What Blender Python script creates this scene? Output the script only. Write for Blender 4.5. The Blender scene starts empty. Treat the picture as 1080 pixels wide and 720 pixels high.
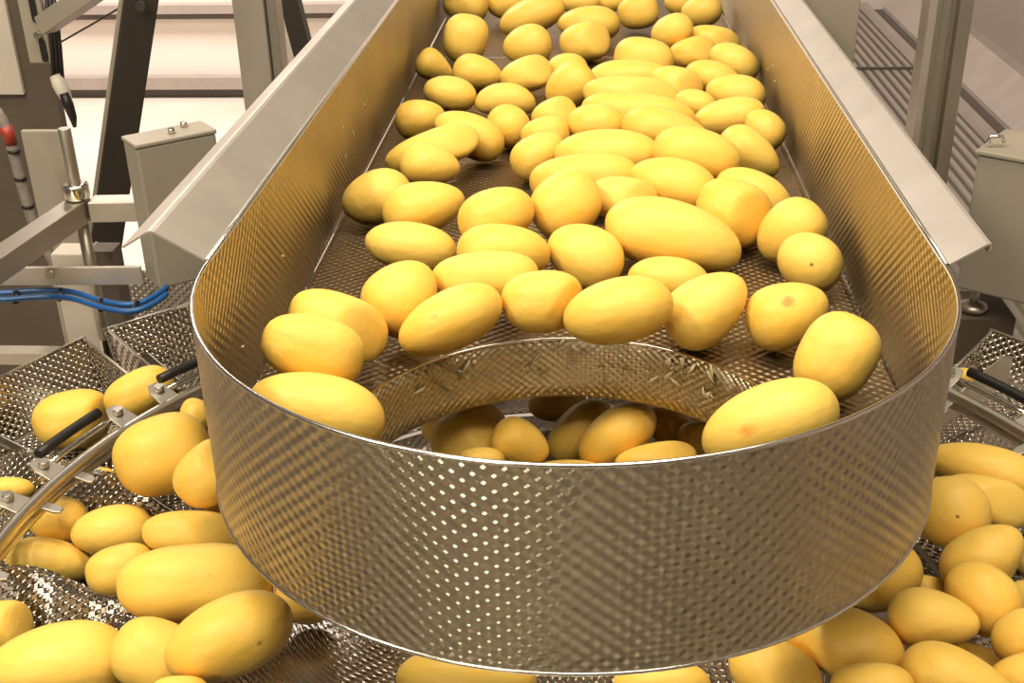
import bpy, bmesh, math, random
from math import sin, cos, pi, radians, hypot, atan2, sqrt, exp
from mathutils import Vector, Matrix, Quaternion

S = bpy.context.scene
COL = S.collection
Z0 = 1.45            # height of the chute rim above the room floor
V = Vector

# ------------------------------------------------------------------ camera
F = 1267.07
CAM = V((0.01809, -1.05071, 0.45338))
RT = V((0.99795165, 0.06100092, -0.01927161))
UP = V((-0.01048586, 0.45315003, 0.89137259))
BK = V((0.06310748, -0.88934467, 0.45286147))
cam_d = bpy.data.cameras.new('camera')
cam_d.lens = 36 * F / 1080
cam_d.sensor_width = 36
cam_d.clip_start = .02
cam = bpy.data.objects.new('camera', cam_d)
COL.objects.link(cam)
mw = Matrix((RT, UP, BK)).transposed().to_4x4()
mw.translation = CAM + V((0, 0, Z0))
cam.matrix_world = mw
S.camera = cam

# heights below are measured from the chute rim; up(p) lifts a point into the room
def ray(px, py): return RT * ((px - 540) / F) + UP * ((360 - py) / F) - BK
def at_z(px, py, z):
    d = ray(px, py); return CAM + d * ((z - CAM.z) / d.z)
def at_y(px, py, y):
    d = ray(px, py); return CAM + d * ((y - CAM.y) / d.y)

# ------------------------------------------------------------------ materials
class NT:
    def __init__(s, name):
        s.m = bpy.data.materials.new(name); s.m.use_nodes = True
        s.t = s.m.node_tree; s.b = s.t.nodes['Principled BSDF']
    def n(s, typ, **kw):
        x = s.t.nodes.new(typ)
        for k, v in kw.items(): setattr(x, k, v)
        return x
    def l(s, a, b): s.t.links.new(a, b)
    def math(s, op, a, b=None, c=None, clamp=False):
        x = s.n('ShaderNodeMath', operation=op); x.use_clamp = clamp
        for i, v in enumerate((a, b, c)):
            if v is None: continue
            if isinstance(v, (int, float)): x.inputs[i].default_value = v
            else: s.l(v, x.inputs[i])
        return x.outputs[0]
    def mix(s, fac, a, b):
        x = s.n('ShaderNodeMix', data_type='RGBA')
        for i, v in ((0, fac), (6, a), (7, b)):
            if isinstance(v, (int, float)): x.inputs[i].default_value = v
            elif isinstance(v, tuple): x.inputs[i].default_value = (*v, 1)
            else: s.l(v, x.inputs[i])
        return x.outputs[2]
    def noise(s, scale, detail=2, vec=None, rough=.5):
        x = s.n('ShaderNodeTexNoise'); x.inputs['Scale'].default_value = scale
        x.inputs['Detail'].default_value = detail; x.inputs['Roughness'].default_value = rough
        if vec is not None: s.l(vec, x.inputs['Vector'])
        return x.outputs['Fac']
    def ramp(s, v, lo, hi):
        x = s.n('ShaderNodeMapRange'); x.inputs[1].default_value = lo; x.inputs[2].default_value = hi
        s.l(v, x.inputs[0]); return x.outputs[0]
    def obj(s): return s.n('ShaderNodeTexCoord').outputs['Object']

def plain(name, col, rough=.5, metal=0., var=.08, scale=9., bump=0., bscale=200.):
    k = NT(name); b = k.b
    nz = k.noise(scale, 4, k.obj())
    k.l(k.mix(k.ramp(nz, .3, .7), tuple(c * (1 - var) for c in col), tuple(min(1, c * (1 + var)) for c in col)), b.inputs['Base Color'])
    b.inputs['Metallic'].default_value = metal
    b.inputs['Roughness'].default_value = rough
    if bump:
        bp = k.n('ShaderNodeBump'); bp.inputs['Distance'].default_value = bump
        k.l(k.noise(bscale, 2, k.obj()), bp.inputs['Height']); k.l(bp.outputs[0], b.inputs['Normal'])
    return k.m

def dimple(name, col, rough, pu, pv, dist, sharp=False, dirt=0., dirtcol=(.5, .42, .25), var=.1):
    """stainless sheet embossed with a staggered lattice of round bumps (UV in metres)"""
    k = NT(name); b = k.b
    uv = k.n('ShaderNodeUVMap').outputs[0]
    sp = k.n('ShaderNodeSeparateXYZ'); k.l(uv, sp.inputs[0])
    cu = k.math('COSINE', k.math('MULTIPLY', sp.outputs[0], 2 * pi / pu))
    cv = k.math('COSINE', k.math('MULTIPLY', sp.outputs[1], 2 * pi / pv))
    h = k.math('MULTIPLY', cu, cv)
    if sharp: h = k.math('POWER', k.math('MAXIMUM', h, 0.0), .7)
    bp = k.n('ShaderNodeBump'); bp.inputs['Strength'].default_value = 1; bp.inputs['Distance'].default_value = dist
    fine = k.math('MULTIPLY', k.noise(900, 2, k.obj()), .05)
    k.l(k.math('ADD', h, fine), bp.inputs['Height']); k.l(bp.outputs[0], b.inputs['Normal'])
    nz = k.noise(7, 4, k.obj())
    base = k.mix(k.ramp(nz, .3, .7), tuple(c * (1 - var) for c in col), tuple(min(1, c * (1 + var)) for c in col))
    b.inputs['Metallic'].default_value = 1
    b.inputs['Roughness'].default_value = rough
    if dirt:
        d = k.ramp(k.noise(45, 6, k.obj(), .7), .62 - dirt * .3, .72)
        base = k.mix(d, base, dirtcol)
        k.l(k.math('SUBTRACT', 1, d, clamp=True), b.inputs['Metallic'])
        k.l(k.math('ADD', rough, k.math('MULTIPLY', d, .4)), b.inputs['Roughness'])
    k.l(base, b.inputs['Base Color'])
    return k.m

def potato_mat(name, tint=0., spot=None):
    k = NT(name); b = k.b
    ob = k.obj()
    rnd = k.n('ShaderNodeObjectInfo').outputs['Random']
    base = k.mix(rnd, (.89, .585, .112), (.87, .525, .078))
    nz = k.noise(1.3, 3, ob)
    base = k.mix(k.math('MULTIPLY', k.ramp(nz, .35, .75), .6), base, (.89, .63, .155))
    sp = k.ramp(k.noise(9, 2, ob), .70, .80)
    base = k.mix(k.math('MULTIPLY', sp, .10), base, (.50, .27, .03))
    if spot:
        kind, rad, x, y, z = spot
        v = k.n('ShaderNodeVectorMath', operation='DISTANCE')
        wob = k.n('ShaderNodeVectorMath', operation='ADD')
        nn = k.n('ShaderNodeTexNoise'); nn.inputs['Scale'].default_value = 7; k.l(ob, nn.inputs['Vector'])
        sc = k.n('ShaderNodeVectorMath', operation='SCALE'); sc.inputs['Scale'].default_value = rad * .9
        k.l(nn.outputs['Color'], sc.inputs[0]); k.l(ob, wob.inputs[0]); k.l(sc.outputs[0], wob.inputs[1])
        k.l(wob.outputs[0], v.inputs[0]); v.inputs[1].default_value = (x + rad * .45, y + rad * .45, z + rad * .45)
        soft = {'bruise': .2, 'blemish': .5, 'dent': .3}.get(kind, .6)
        f = k.math('SUBTRACT', 1, k.ramp(v.outputs['Value'], rad * soft, rad), clamp=True)
        colr, amt = {'blemish': ((.48, .22, .03), .85), 'eye': ((.16, .10, .02), .9), 'bruise': ((.80, .26, .04), .7),
                     'dent': ((.50, .30, .05), .6), 'scratch': ((.30, .17, .03), .7)}[kind]
        base = k.mix(k.math('MULTIPLY', f, amt), base, colr)
    k.l(base, b.inputs['Base Color'])
    b.inputs['Roughness'].default_value = .46
    b.inputs['Specular IOR Level'].default_value = .35
    b.inputs['Subsurface Weight'].default_value = .12
    b.inputs['Subsurface Radius'].default_value = (1, .6, .15)
    b.inputs['Subsurface Scale'].default_value = .006
    bp = k.n('ShaderNodeBump'); bp.inputs['Strength'].default_value = .10; bp.inputs['Distance'].default_value = .012
    k.l(k.noise(3.5, 2, ob), bp.inputs['Height']); k.l(bp.outputs[0], b.inputs['Normal'])
    return k.m

M = dict(
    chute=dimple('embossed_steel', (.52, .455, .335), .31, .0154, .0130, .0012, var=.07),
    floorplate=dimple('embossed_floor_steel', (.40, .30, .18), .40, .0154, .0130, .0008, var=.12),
    ring=plain('satin_ring_steel', (.70, .64, .54), .30, 1, .05),
    collar=dimple('soiled_embossed_steel', (.50, .42, .28), .36, .0110, .0092, .0007, dirt=.35, dirtcol=(.42, .35, .20)),
    pan=dimple('deep_embossed_steel', (.57, .52, .45), .11, .0140, .0122, .0027, sharp=True, var=.05),
    panel=dimple('grey_embossed_steel', (.50, .46, .40), .34, .0160, .0140, .0014, var=.05),
    brushed=plain('brushed_steel', (.68, .625, .55), .52, 1, .06, 14, .0002, 60),
    polished=plain('polished_steel', (.74, .70, .62), .18, 1, .04),
    satin=plain('satin_steel', (.52, .48, .41), .42, 1, .06),
    paint=plain('grey_olive_paint', (.33, .29, .225), .5, 0, .05),
    paintlight=plain('light_grey_paint', (.56, .50, .42), .5, 0, .04),
    darkshade=plain('dark_brown_and_shaded', (.030, .024, .017), .5, 0, .1),  # dark strut tone; on the slanted brace it paints in the shade
    housing=plain('dark_grey_housing', (.105, .078, .056), .6, 0, .12),
    black=plain('black_rubber', (.012, .010, .009), .45),
    blue=plain('blue_cable_jacket', (.010, .075, .24), .35, 0, .1),
    hose=plain('grey_braided_sleeve', (.24, .20, .17), .6, 0, .2, 160, .001, 500),
    red=plain('red_plastic', (.33, .035, .02), .4),
    white=plain('white_plastic', (.72, .66, .56), .3),
    wall=plain('white_wall_panel', (.80, .72, .65), .55, 0, .03, 1.2),
    wallgrey=plain('grey_wall_panel', (.27, .225, .198), .5, 0, .05, 2),
    kerb=plain('pale_kerb', (.36, .305, .265), .5, 0, .06),
    recess=plain('dark_recess', (.11, .09, .075), .6),
    scrap=plain('potato_scrap', (.80, .68, .40), .5, 0, .15, 60),
)
def floor_mat():
    k = NT('tiled_floor'); ob = k.obj()
    n1 = k.ramp(k.noise(1.1, 5, ob), .35, .7)
    k.l(k.mix(n1, (.60, .52, .43), (.74, .66, .57)), k.b.inputs['Base Color'])
    k.b.inputs['Roughness'].default_value = .45
    bp = k.n('ShaderNodeBump'); bp.inputs['Distance'].default_value = .004
    k.l(k.noise(70, 3, ob), bp.inputs['Height']); k.l(bp.outputs[0], k.b.inputs['Normal'])
    return k.m
def tread_mat():
    k = NT('ribbed_walkway'); ob = k.obj()
    sp = k.n('ShaderNodeSeparateXYZ'); k.l(ob, sp.inputs[0])
    h = k.math('SINE', k.math('MULTIPLY', sp.outputs[0], 2 * pi / .040))
    c = k.mix(k.ramp(h, -.6, .8), (.22, .185, .155), (.29, .25, .21))
    k.l(c, k.b.inputs['Base Color']); k.b.inputs['Roughness'].default_value = .5
    bp = k.n('ShaderNodeBump'); bp.inputs['Distance'].default_value = .006
    k.l(h, bp.inputs['Height']); k.l(bp.outputs[0], k.b.inputs['Normal'])
    return k.m
M['floor'] = floor_mat(); M['tread'] = tread_mat()

# ------------------------------------------------------------------ mesh helpers
class MB:
    def __init__(s): s.v = []; s.f = []; s.uv = []; s.sm = []
    def face(s, idx, uvs, smooth): s.f.append(idx); s.uv.append(uvs); s.sm.append(smooth)
    def grid(s, P, UV, smooth=True, flip=False):
        n, m = len(P), len(P[0]); b = len(s.v)
        for r in P: s.v.extend(V(p) for p in r)
        for i in range(n - 1):
            for j in range(m - 1):
                q = [(i, j), (i, j + 1), (i + 1, j + 1), (i + 1, j)]
                if flip: q.reverse()
                s.face([b + a * m + c for a, c in q], [UV[a][c] for a, c in q], smooth)
        return s
    def box(s, o, ex, ey, ez):
        """o is a corner, ex ey ez the full edge vectors"""
        o, ex, ey, ez = V(o), V(ex), V(ey), V(ez)
        if ex.cross(ey).dot(ez) < 0: o, ex = o + ex, -ex
        b = len(s.v); L = (ex.length, ey.length, ez.length)
        for k in range(8): s.v.append(o + ex * (k & 1) + ey * (k >> 1 & 1) + ez * (k >> 2 & 1))
        for idx, (a, c) in (((0, 2, 3, 1), (1, 0)), ((4, 5, 7, 6), (0, 1)), ((0, 1, 5, 4), (0, 2)), ((2, 6, 7, 3), (2, 0)), ((0, 4, 6, 2), (2, 1)), ((1, 3, 7, 5), (1, 2))):
            u = [(0, 0), (L[a], 0), (L[a], L[c]), (0, L[c])]
            s.face([b + i for i in idx], u, False)
        return s
    def bar(s, p, q, w, h, side=None):
        """rectangular bar from p to q; w along side, h across it"""
        p, q = V(p), V(q); d = (q - p).normalized()
        sd = V(side) if side is not None else d.cross(V((0, 0, 1)))
        if sd.length < 1e-4: sd = V((1, 0, 0))
        sd = (sd - d * sd.dot(d)).normalized(); t = d.cross(sd)
        return s.box(p - sd * w / 2 - t * h / 2, q - p, sd * w, t * h)
    def tube(s, pts, r, n=14, closed=False, caps=True):
        pts = [V(p) for p in pts]; N = len(pts); b = len(s.v); prev = None; ln = 0; Ls = []
        for i, p in enumerate(pts):
            if closed: d = pts[(i + 1) % N] - pts[i - 1]
            else: d = pts[min(i + 1, N - 1)] - pts[max(i - 1, 0)]
            d.normalize()
            if prev is None:
                a = V((0, 0, 1)) if abs(d.z) < .9 else V((1, 0, 0))
                x = d.cross(a).normalized()
            else: x = (prev - d * prev.dot(d)).normalized()
            prev = x; y = d.cross(x)
            if i: ln += (p - pts[i - 1]).length
            Ls.append(ln)
            rr = r[i] if isinstance(r, (list, tuple)) else r
            for k in range(n):
                t = 2 * pi * k / n; s.v.append(p + (x * cos(t) + y * sin(t)) * rr)
        for i in range(N if closed else N - 1):
            j = (i + 1) % N
            for k in range(n):
                kk = (k + 1) % n
                s.face([b + i * n + k, b + i * n + kk, b + j * n + kk, b + j * n + k], [(Ls[i], k * .01), (Ls[i], k * .01 + .01), (Ls[i] + .01, k * .01 + .01), (Ls[i] + .01, k * .01)], True)
        if caps and not closed:
            s.face([b + k for k in range(n)][::-1], [(0, 0)] * n, False)
            s.face([b + (N - 1) * n + k for k in range(n)], [(0, 0)] * n, False)
        return s
    def cyl(s, p, q, r, n=18): return s.tube([p, q], r, n)
    def lathe(s, prof, c, n=48, a0=0, a1=2 * pi, smooth=True):
        P = []; UV = []; ln = 0
        for i, (r, z) in enumerate(prof):
            if i: ln += hypot(r - prof[i - 1][0], z - prof[i - 1][1])
            P.append([V((c[0] + r * cos(a0 + (a1 - a0) * k / n), c[1] + r * sin(a0 + (a1 - a0) * k / n), c[2] + z)) for k in range(n + 1)])
            UV.append([((a1 - a0) * k / n * max(r, .25), ln) for k in range(n + 1)])
        return s.grid(P, UV, smooth, flip=True)
    def prism(s, poly, o, ex, ey, ext):
        o, ex, ey, ext = V(o), V(ex), V(ey), V(ext); b = len(s.v); n = len(poly)
        if ex.cross(ey).dot(ext) < 0: poly = poly[::-1]
        for e in (V((0, 0, 0)), ext):
            for x, y in poly: s.v.append(o + ex * x + ey * y + e)
        s.face([b + i for i in range(n)][::-1], list(poly)[::-1], False)
        s.face([b + n + i for i in range(n)], list(poly), False)
        L = ext.length; ln = 0
        for i in range(n):
            j = (i + 1) % n; e = hypot(poly[j][0] - poly[i][0], poly[j][1] - poly[i][1])
            s.face([b + i, b + j, b + n + j, b + n + i], [(ln, 0), (ln + e, 0), (ln + e, L), (ln, L)], False); ln += e
        return s
    def build(s, name, mat, parent=None, base=None, solid=0, off=0, bevel=0, rim=True):
        """links the collected shapes as ONE mesh object; coordinates are rim based and become room coordinates here"""
        if parent is not None:
            r = parent
            while r.parent: r = r.parent
            base = V(r['base_point'])
        else: base = V(base)
        me = bpy.data.meshes.new(name)
        me.from_pydata([v - base for v in s.v], [], s.f)
        uvl = me.uv_layers.new(name='UVMap')
        i = 0
        for f in s.uv:
            for u in f: uvl.data[i].uv = u; i += 1
        me.polygons.foreach_set('use_smooth', s.sm)
        me.materials.append(M[mat] if isinstance(mat, str) else mat)
        me.update()
        o = bpy.data.objects.new(name, me); COL.objects.link(o)
        if parent is not None: o.parent = parent
        else:
            o.location = base + V((0, 0, Z0)); o['base_point'] = tuple(base)
        if solid:
            md = o.modifiers.new('thickness', 'SOLIDIFY'); md.thickness = solid; md.offset = off; md.use_even_offset = True
        if bevel:
            md = o.modifiers.new('bevel', 'BEVEL'); md.width = bevel; md.segments = 2; md.limit_method = 'ANGLE'; md.angle_limit = radians(40)
        return o

def tag(o, label, cat, group=None):
    o['label'] = label; o['category'] = cat
    if group: o['group'] = group
    return o
def thing(name, label, cat, base, group=None):
    o = bpy.data.objects.new(name, None); COL.objects.link(o)
    o.empty_display_size = .05
    o.location = V(base) + V((0, 0, Z0)); o['base_point'] = tuple(base)
    return tag(o, label, cat, group)
def struct(o): o['kind'] = 'structure'; return o
def copy_tree(o, parent=None):
    c = o.copy(); COL.objects.link(c)
    if parent is not None: c.parent = parent
    for ch in [x for x in bpy.data.objects if x.parent == o]: copy_tree(ch, c)
    return c
def sst(a, b, x):
    t = min(1, max(0, (x - a) / (b - a))); return t * t * (3 - 2 * t)

# ------------------------------------------------------------------ the feed chute
R = .35; YB = 2.9; ZF = -.183; ZB = -.1857; RH = .2395; YH = -.0325
chute = thing('feed_chute', 'dimpled stainless steel feed chute with rounded front end and a round hole in its floor', 'chute', (0, 0, ZB))
path = [(-R, YB - i * .1) for i in range(int(YB / .1))]
path += [(R * cos(a), R * sin(a)) for a in [pi + pi * i / 72 for i in range(73)]]
path += [(R, .1 + i * .1) for i in range(int(YB / .1))]
ln = [0]
for i in range(1, len(path)): ln.append(ln[-1] + hypot(path[i][0] - path[i - 1][0], path[i][1] - path[i - 1][1]))
zs = [ZB, ZB + .0012] + [ZB + (0 - ZB) * i / 6 for i in range(1, 6)] + [-.0012, 0]
MB().grid([[(x, y, z) for (x, y) in path] for z in zs], [[(l, z) for l in ln] for z in zs]).build('trough_wall', 'chute', chute, solid=.003, off=0)
# bright ground edges of the sheet
MB().tube([(x * 1.0, y * 1.0, .0006) for x, y in path], .0021, 8).build('rim', 'polished', chute)
MB().tube([(x * 1.003, y * 1.003, ZB) for x, y in path[29:102]], .0019, 8).build('lower_edge', 'polished', chute)
# floor plate round the hole, then the rear plate behind the lap seam
YS = 1.56
def hit(a):
    dx, dy = cos(a), sin(a); Ri = R - .004
    best = None
    c = []
    if dy > 1e-6: c.append((YS - YH) / dy)
    if abs(dx) > 1e-6:
        t = (Ri * (1 if dx > 0 else -1)) / dx
        if YH + t * dy >= 0: c.append(t)
    bq = YH * dy; cq = YH * YH - Ri * Ri
    t = -bq + sqrt(bq * bq - cq)
    if YH + t * dy <= 1e-6: c.append(t)
    return min(x for x in c if x > 0)
angs = sorted(set([2 * pi * i / 144 for i in range(144)] + [atan2(YS - YH, R - .004), atan2(YS - YH, -R + .004)]))
angs.append(angs[0] + 2 * pi)
G = [[], [], [], [], []]
for a in angs:
    t1 = hit(a)
    for k in range(5):
        t = RH + (t1 - RH) * k / 4
        G[k].append((t * cos(a), YH + t * sin(a), ZF))
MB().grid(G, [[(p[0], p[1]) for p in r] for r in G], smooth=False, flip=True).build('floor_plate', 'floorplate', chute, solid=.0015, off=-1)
mb = MB()
xs = [-R + .004, 0, R - .004]; ysr = [YS - .012 + (YB - YS) * i / 8 for i in range(9)]
P = [[(x, y, ZF - .0040) for y in ysr] for x in xs]
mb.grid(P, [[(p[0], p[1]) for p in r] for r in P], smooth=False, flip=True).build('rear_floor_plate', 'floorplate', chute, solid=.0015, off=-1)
MB().box((-R + .006, YS - .006, ZF - .0005), (2 * R - .012, 0, 0), (0, .014, 0), (0, 0, .002)).build('lap_seam', 'satin', chute)
for sg in (-1, 1):
    MB().tube([(sg * (R - .009), .12 + i * .1, ZF + .0008) for i in range(26)], .0010, 6).build('weld_seam', 'floorplate', chute)
# the collar hanging from the hole
cp = [ZF - .076 * i / 4 for i in range(5)]
ca = [2 * pi * i / 120 for i in range(121)]
MB().grid([[(RH * cos(a), YH + RH * sin(a), z) for a in ca] for z in cp], [[(a * RH, z) for a in ca] for z in cp]).build('hole_collar', 'collar', chute, solid=.0025, off=0)
MB().tube([(RH * cos(a), YH + RH * sin(a), ZF + .0004) for a in ca[:-1]], .0018, 8, closed=True).build('collar_edge', 'polished', chute)
# flanges: up and out from the wall, over a rounded ridge, down to a lip
for sg in (-1, 1):
    prof = [(R - .002, .0), (R + .004, .001), (R + .050, .0295), (R + .0535, .0305), (R + .057, .0295), (R + .086, .0115)]
    if sg > 0: prof = [(R - .002, .0), (R + .004, .001), (R + .036, .0215), (R + .0385, .0218), (R + .0395, .018), (R + .0395, .012)]
    y0, y1 = .004, YB
    P = []; UVs = []; l = 0
    for i, (x, z) in enumerate(prof):
        if i: l += hypot(x - prof[i - 1][0], z - prof[i - 1][1])
        ya = y0 + (.006 if i == len(prof) - 1 else 0)
        row = [ya + (y1 - ya) * (k / 24) for k in range(25)]
        P.append([(sg * x, y, z) for y in row]); UVs.append([(l, y) for y in row])
    MB().grid(P, UVs, smooth=False, flip=(sg < 0)).build('flange', 'brushed', chute, solid=.002, off=0)
    MB().tube([(sg * (R + .002), .004 + i * .12, .0012) for i in range(25)], .0022, 6).build('flange_weld', 'ring', chute)
    for yy in (1.45, 2.6):
        MB().box((sg * (R - .03) - .03, yy, ZF - .012 - (Z0 - .19)), (.06, 0, 0), (0, .06, 0), (0, 0, Z0 - .19)).build('leg', 'satin', chute)

# shreds of peel sticking to the collar and the chute sides
rnd = random.Random(4)
mb = MB()
def shred(p, d, n, w):
    p, d, n = V(p), V(d).normalized(), V(n).normalized(); t = d.cross(n); L = w * rnd.uniform(1.5, 4)
    P = []
    for k in range(5):
        u = k / 4 - .5; c = p + d * L * u + n * (.0012 + .0022 * (1 - 4 * u * u)); ww = w * (1 - 3.2 * u * u) * .5
        P.append([c - t * ww, c + t * ww])
    mb.grid(P, [[(0, 0), (0, 1)]] * 5)
for i in range(34):
    a = radians(rnd.uniform(42, 140) if i > 10 else rnd.uniform(40, 75)); z = ZF - rnd.uniform(.003, .040)
    shred((cos(a) * (RH - .0022), YH + sin(a) * (RH - .0022), z), (-sin(a) * rnd.uniform(-1, 1), cos(a) * rnd.uniform(-.6, .6), rnd.uniform(-1, 1)), (-cos(a), -sin(a), 0), rnd.uniform(.003, .007))
for i in range(10):
    sg = rnd.choice((-1, 1))
    shred((sg * (R - .0026), rnd.uniform(.05, 1.2), rnd.uniform(-.16, -.03)), (0, rnd.uniform(-1, 1), rnd.uniform(-1, 1)), (-sg, 0, 0), rnd.uniform(.002, .004))
o = mb.build('peel_scraps', 'scrap', chute, solid=.0006, off=1)
o['label'] = 'tiny pale potato shreds stuck to the collar'; o['kind'] = 'stuff'

# ------------------------------------------------------------------ the pans of the weigher below
def zb_(r): return -.365 - .045 * r / .42 if r < .42 else -.41 - .07 * sst(.42, .62, r)
def pan_z(r, u):
    zb = zb_(r); zr = zb + (-.39 - zb) * sst(.46, .62, r) * (1 - .7 * sst(.78, .90, r))
    return max(zb, zr - max(u - .004, 0) * 1.6)
cone = MB().lathe([(.425 * i / 8, zb_(.425 * i / 8) - .004) for i in range(9)], (0, 0, 0), 72).build('distribution_cone', 'pan', base=(0, 0, -.41), solid=.003, off=-1)
tag(cone, 'shallow dimpled steel cone lying under the potatoes below the chute hole', 'distribution cone')
HA = 9 - .12
def make_pan(dlo, dhi, zt):
    t = thing('feed_pan', '', 'feed pan', (0, 0, -.48))
    P = []; UVs = []
    rs = [.430 + .515 * i / 26 for i in range(27)]
    for r in rs:
        hw = radians(HA) * r
        us = [0, .004, .02, .04, .058, .075]
        zrr = pan_z(r, 0)
        fr = [-1, -.965] + [k * .05 for k in range(-18, 19)] + [.965, 1]
        row = []; ur = []; l = 0; last = None
        for f in fr:
            a = radians(HA) * f
            p = (r * cos(a), r * sin(a), pan_z(r, (1 - abs(f)) * hw))
            if last: l += hypot(p[1] - last[1], p[2] - last[2])
            last = p; row.append(p); ur.append((r, l))
        lm = l / 2
        P.append(row); UVs.append([(x, y - lm) for x, y in ur])
    MB().grid(P, UVs, smooth=False, flip=True).build('trough', 'pan', t, solid=.0016, off=-1)
    # a bin stands on the far end: outer wall leaning outward and two sloping cheeks
    r0, r1, za = .950, .978, -.474
    def q(r, d, z): return V((r * cos(radians(d)), r * sin(radians(d)), z))
    def sheet(A_, B_, C_, D_, name):
        P = [[A_.lerp(B_, k / 4).lerp(D_.lerp(C_, k / 4), h / 3) for k in range(5)] for h in range(4)]
        l1, l2 = (B_ - A_).length, (D_ - A_).length
        MB().grid(P, [[(l1 * k / 4, l2 * h / 3) for k in range(5)] for h in range(4)], smooth=False).build(name, 'pan', t, solid=.002, off=0)
    sheet(q(r0, dlo, za), q(r0, dhi, za), q(r1, dhi, zt), q(r1, dlo, zt), 'end_wall')
    MB().bar(q(r1, dlo, zt), q(r1, dhi, zt), .004, .004).build('top_edge', 'polished', t)
    for d_, e_ in ((dlo, .3), (dhi, -.3)):
        sheet(q(.835, d_ + e_, -.462), q(r0 - .004, d_ + e_, za), q(r1 - .004, d_ + e_, zt), q(.835, d_ + e_, zt - .030), 'side_wall')
        MB().bar(q(.835, d_ + e_, zt - .030), q(r1 - .004, d_ + e_, zt), .0035, .0035).build('side_edge', 'polished', t)
    return t
def blade(t, deg):
    a = radians(deg); e = V((cos(a), sin(a), 0)); nrm = V((-sin(a), cos(a), 0))
    mbb = MB().prism([(.74, -.476), (.930, -.474), (.930, -.425), (.90, -.412), (.80, -.430), (.74, -.458)], -nrm * .001, e, (0, 0, 1), nrm * .002)
    return mbb
pan_labels = {
    151: 'dimpled steel feed pan at the left whose tall dark end wall stands behind two potatoes',
    169: 'dimpled steel feed pan at the left between the two bright ridges under the ring',
    187: 'dimpled steel feed pan at the left edge, just below the lower bright ridge',
    205: 'dimpled steel feed pan in the bottom left corner under the biggest potatoes',
    223: 'dimpled steel feed pan at the bottom left, showing dark dimples below the chute rim',
    133: 'dimpled steel feed pan beside the chute\'s left wall, seen next to the grey dimpled panel',
    115: 'dimpled steel feed pan hidden behind the chute, next to the one at its left wall',
    97: 'dimpled steel feed pan straight behind the hole under the chute floor',
    79: 'dimpled steel feed pan behind the hole under the chute floor, right of its middle',
    61: 'dimpled steel feed pan mostly hidden behind the chute\'s right wall',
    43: 'dimpled steel feed pan at the right with flat divider blade and bright top edge',
    25: 'dimpled steel feed pan at the right edge under the long shaded potato',
    7: 'dimpled steel feed pan at the right edge under the ochre potatoes',
    -11: 'dimpled steel feed pan at the lower right under the lone bright potato',
    -29: 'dimpled steel feed pan in the bottom right corner under the large sloping potato',
    241: 'dimpled steel feed pan below the bottom edge, left of the chute front',
    259: 'dimpled steel feed pan below the bottom edge under the chute front, left of its middle',
    277: 'dimpled steel feed pan below the bottom edge under the chute front, right of its middle',
    295: 'dimpled steel feed pan below the bottom edge, right of the chute front',
    313: 'dimpled steel feed pan below the bottom edge near the bottom right corner',
}
proto = {}
for deg, lab in pan_labels.items():
    side = 90 < deg < 270
    if side in proto: t = copy_tree(proto[side])
    else: t = proto[side] = make_pan(*((-8.7, 7.4, -.386) if side else (-7.4, 4.4, -.418)))
    t.rotation_euler.z = radians(deg)
    tag(t, lab, 'feed pan', 'dimpled feed pans set in a ring round the cone')
for t in [x for x in bpy.data.objects if x.name.startswith('feed_pan')]:
    dg = round(math.degrees(t.rotation_euler.z))
    blade(t, 5.6 if 90 < dg < 270 else .5).build('divider_blade', 'satin', t)
body = MB().lathe([(0, -.535), (.60, -.535), (.62, -.55), (.62, -1.40), (.60, -1.45), (0, -1.45)][::-1], (0, 0, 0), 64).build('weigher_body', 'satin', base=(0, 0, -1.45))
tag(body, 'round steel machine body carrying the ring of feed pans', 'weigher')

# ------------------------------------------------------------------ ring tube with its flap hinges
ring = thing('ring_rail', 'steel ring tube with bolted hinge brackets circling below the chute', 'ring rail', (0, 0, -.37))
RR, ZR = .65, -.36
ra = [2 * pi * i / 180 for i in range(180)]
MB().tube([(RR * cos(a), RR * sin(a), ZR) for a in ra], .0088, 14, closed=True).build('ring_tube', 'ring', ring)
MB().tube([((RR + .001) * cos(a), (RR + .001) * sin(a), ZR - .0165) for a in ra], .0055, 10, closed=True).build('lower_ring', 'ring', ring)
def pol(r, deg, z): a = radians(deg); return V((r * cos(a), r * sin(a), z))
for u in (124, 142, 160, 178, 196, 70, 52, 34, 16, -2):
    for d in (-5.9, 5.9):
        a = u + d; e = V((cos(radians(a)), sin(radians(a)), 0)); tg = V((-e.y, e.x, 0)); up_ = V((0, 0, 1))
        br = MB().prism([(-.016, -.004), (.016, -.004), (.014, .022), (.006, .036), (-.008, .036), (-.014, .022)], pol(RR + .004, a, ZR + .006), tg, (e + up_ * .35).normalized(), (e * -.35 + up_) * .003).build('bracket', 'satin', ring, bevel=.0008)
        c = pol(RR + .020, a, ZR + .015)
        MB().cyl(c, c + V((0, 0, .009)), .0065, 8).build('bolt', 'satin', br)
        MB().prism([(-.007, 0), (.007, 0), (.007, .022), (.004, .028), (-.004, .028), (-.007, .022)], pol(RR - .003, a - 2, ZR - .006), tg, (-e - up_ * .25).normalized(), (0, 0, .003)).build('stub_pin', 'satin', ring, bevel=.0008)
    MB().tube([pol(RR + .040, u - 4.6 + 9.2 * k / 6, ZR + .020) for k in range(7)], .0068, 12).build('hinge_rod', 'black', ring)
    MB().tube([pol(RR + .023, u - 4.9 + 9.8 * k / 6, ZR + .011) for k in range(7)], .0046, 10).build('hinge_tube', 'polished', ring)

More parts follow.
